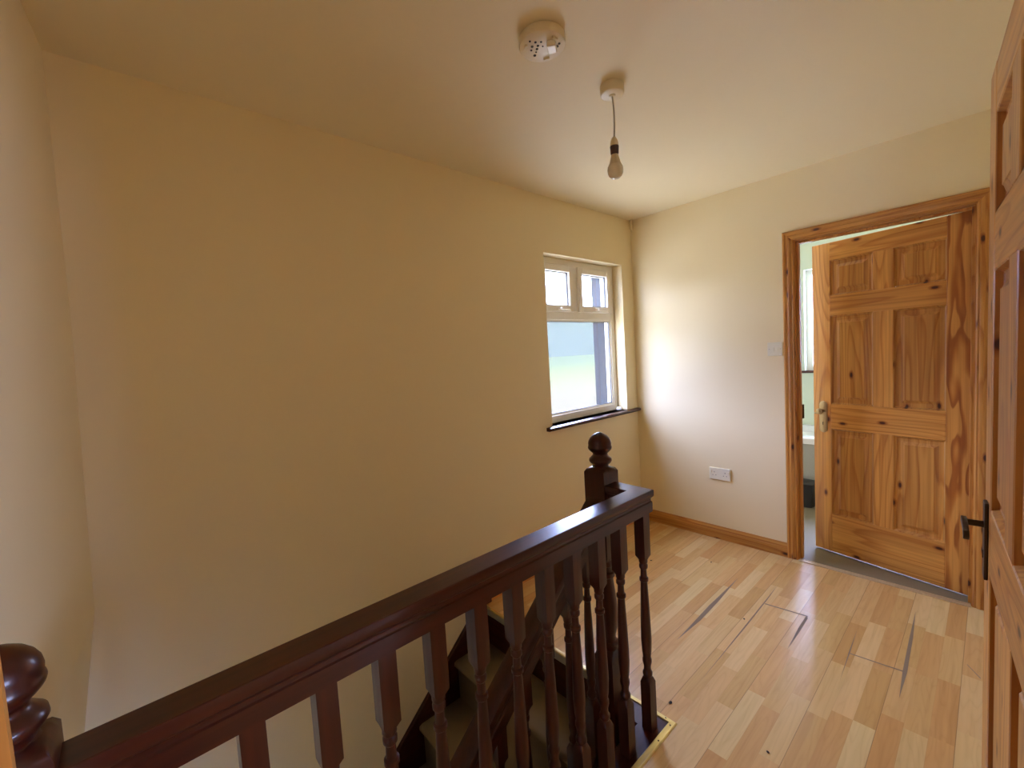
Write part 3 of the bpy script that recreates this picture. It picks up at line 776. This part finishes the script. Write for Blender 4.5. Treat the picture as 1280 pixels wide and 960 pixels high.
# bath
bt = thing('bathtub', 'white bathtub with a grey side panel glimpsed through the door gap', 'bathtub', (BX-.36, -1.30, 0))
bm = bmesh.new()
def rr_ring(hx, hy, r, z, n=6):
    pts = []
    for cx, cy, a0 in ((hx-r, hy-r, 0), (-hx+r, hy-r, 90), (-hx+r, -hy+r, 180), (hx-r, -hy+r, 270)):
        for i in range(n+1):
            t = math.radians(a0 + 90*i/n); pts.append((cx+r*math.cos(t), cy+r*math.sin(t), z))
    return pts
loft(bm, [rr_ring(.345, .80, .02, .50), rr_ring(.355, .81, .03, .505), rr_ring(.355, .81, .03, .548), rr_ring(.347, .80, .03, .556), rr_ring(.29, .74, .12, .556), rr_ring(.28, .73, .12, .545), rr_ring(.22, .62, .14, .20), rr_ring(.16, .55, .12, .17)])
link('bath_shell', bm, M['enamel'], bt, smooth=40)
bm = bmesh.new(); box(bm, (-.335, -.79, .0), (-.325, .79, .505)); link('side_panel', bm, M['bathpanel'], bt)
bm = bmesh.new(); loft(bm, [sq_ring(r, z, .5) for z, r in ((0, .065), (.005, .075), (.19, .088), (.20, .090), (.205, .082))])
tag(link('waste_bin', bm, M['black'], loc=(1.10, -.885, -.0035), smooth=40), 'small black bin on the bathroom floor seen through the door gap', 'bin')

# ------------------------------------------------------------------ outdoors
bm = bmesh.new(); box(bm, (-400, .35, -3.15), (2200, 700, -2.95))
struct('ground', bm, M['field'], 'green meadow outside the stair window', 'ground')
bm = bmesh.new(); box(bm, (-30, .30, -2.95), (40, 17, -2.93)); struct('path', bm, M['yard_bounce'], 'unseen pale yard added to bounce daylight onto the ceiling', 'yard')  # added ground sheet, out of view, reflects daylight up through the stair window
bm = bmesh.new(); rnd = random.Random(4)
n = 160; r0, r1, r2 = [], [], []
for i in range(n+1):
    x = -300 + 2400*i/n
    h = 64 + 8*math.sin(i*.31) + 3*math.sin(i*.8+1) + rnd.uniform(-.6, .6)
    r0.append((x, 300, -3)); r1.append((x, 360, h*.8)); r2.append((x, 420, h+2))
loft(bm, [r0, r1, r2, [(x, 600, -3) for x, _, _ in r0]], closed=False)
struct('hill', bm, M['hill'], 'hazy blue hills on the horizon', 'hill', smooth=60)

# ------------------------------------------------------------------ light
wd = bpy.data.worlds.new('overcast'); bpy.context.scene.world = wd; wd.use_nodes = True
nt = wd.node_tree; bg = nt.nodes['Background']
tc = nt.nodes.new('ShaderNodeTexCoord'); sp2 = nt.nodes.new('ShaderNodeSeparateXYZ'); nt.links.new(tc.outputs['Generated'], sp2.inputs[0])
nz = nt.nodes.new('ShaderNodeTexNoise'); nz.inputs['Scale'].default_value = 2.5; nz.inputs['Detail'].default_value = 4; nt.links.new(tc.outputs['Generated'], nz.inputs['Vector'])
cl = ramp(nt, [(.35, (.76, .94, 1.74)), (.65, (.84, 1.0, 1.70))]); nt.links.new(nz.outputs['Fac'], cl.inputs['Fac'])
nt.links.new(cl.outputs['Color'], bg.inputs['Color'])
# the cloud is brighter towards the hidden sun (+X)
gx = ramp(nt, [(0, (.34,)*3), (.45, (.38,)*3), (.8, (.62,)*3), (1, (1,)*3)])
nt.links.new(math_node(nt, 'MULTIPLY', math_node(nt, 'ADD', sp2.outputs['X'], 1), .5), gx.inputs['Fac'])
nt.links.new(math_node(nt, 'MULTIPLY', gx.outputs['Color'], 31.0), bg.inputs['Strength'])
def portal(name, loc, rot, sx, sy):
    l = bpy.data.lights.new(name, 'AREA'); l.shape = 'RECTANGLE'; l.size = sx; l.size_y = sy; l.cycles.is_portal = True
    o = bpy.data.objects.new(name, l); C.objects.link(o); o.location = loc; o.rotation_euler = rot; return o
portal('window_portal', ((WX0+WX1)/2, .285, (WZ0+WZ1)/2), (-PI/2, 0, 0), WX1-WX0, WZ1-WZ0)      # -Z of the lamp points into the room (-Y)
portal('bedroom_portal', ((RW0+RW1)/2, RY-.26, (RZ0+RZ1)/2), (PI/2, 0, 0), RW1-RW0, RZ1-RZ0)
portal('bathroom_portal', (BX+.31, (by0+by1)/2, (bz0+bz1)/2), (0, PI/2, 0), hh, by1-by0)

# ------------------------------------------------------------------ camera
R = [[0.7421220516721526, -0.6676682136161871, -0.058940791888852206], [-0.08817372526319216, -0.010076030955912505, -0.9960541490167021], [0.6644398050953348, 0.7443907778356373, -0.06634843840007393]]
cam = bpy.data.cameras.new('camera'); co_ = bpy.data.objects.new('camera', cam); C.objects.link(co_)
m = Matrix((( R[0][0], -R[1][0], -R[2][0]), (R[0][1], -R[1][1], -R[2][1]), (R[0][2], -R[1][2], -R[2][2]))).to_4x4()
m.translation = (-3.1036, -1.9480, 1.4116)
co_.matrix_world = m
cam.sensor_fit = 'HORIZONTAL'; cam.sensor_width = 36; cam.lens = 540/1280*36; cam.clip_start = .01; cam.clip_end = 2000
sc = bpy.context.scene; sc.camera = co_
sc.view_settings.view_transform = 'Standard'; sc.view_settings.look = 'None'; sc.view_settings.gamma = 1; sc.view_settings.use_curve_mapping = False
sc.view_settings.exposure = 0.42
sc.cycles.max_bounces = 16; sc.cycles.diffuse_bounces = 10; sc.cycles.transparent_max_bounces = 16
sc.cycles.use_denoising = True
sc.cycles.sample_clamp_indirect = 0
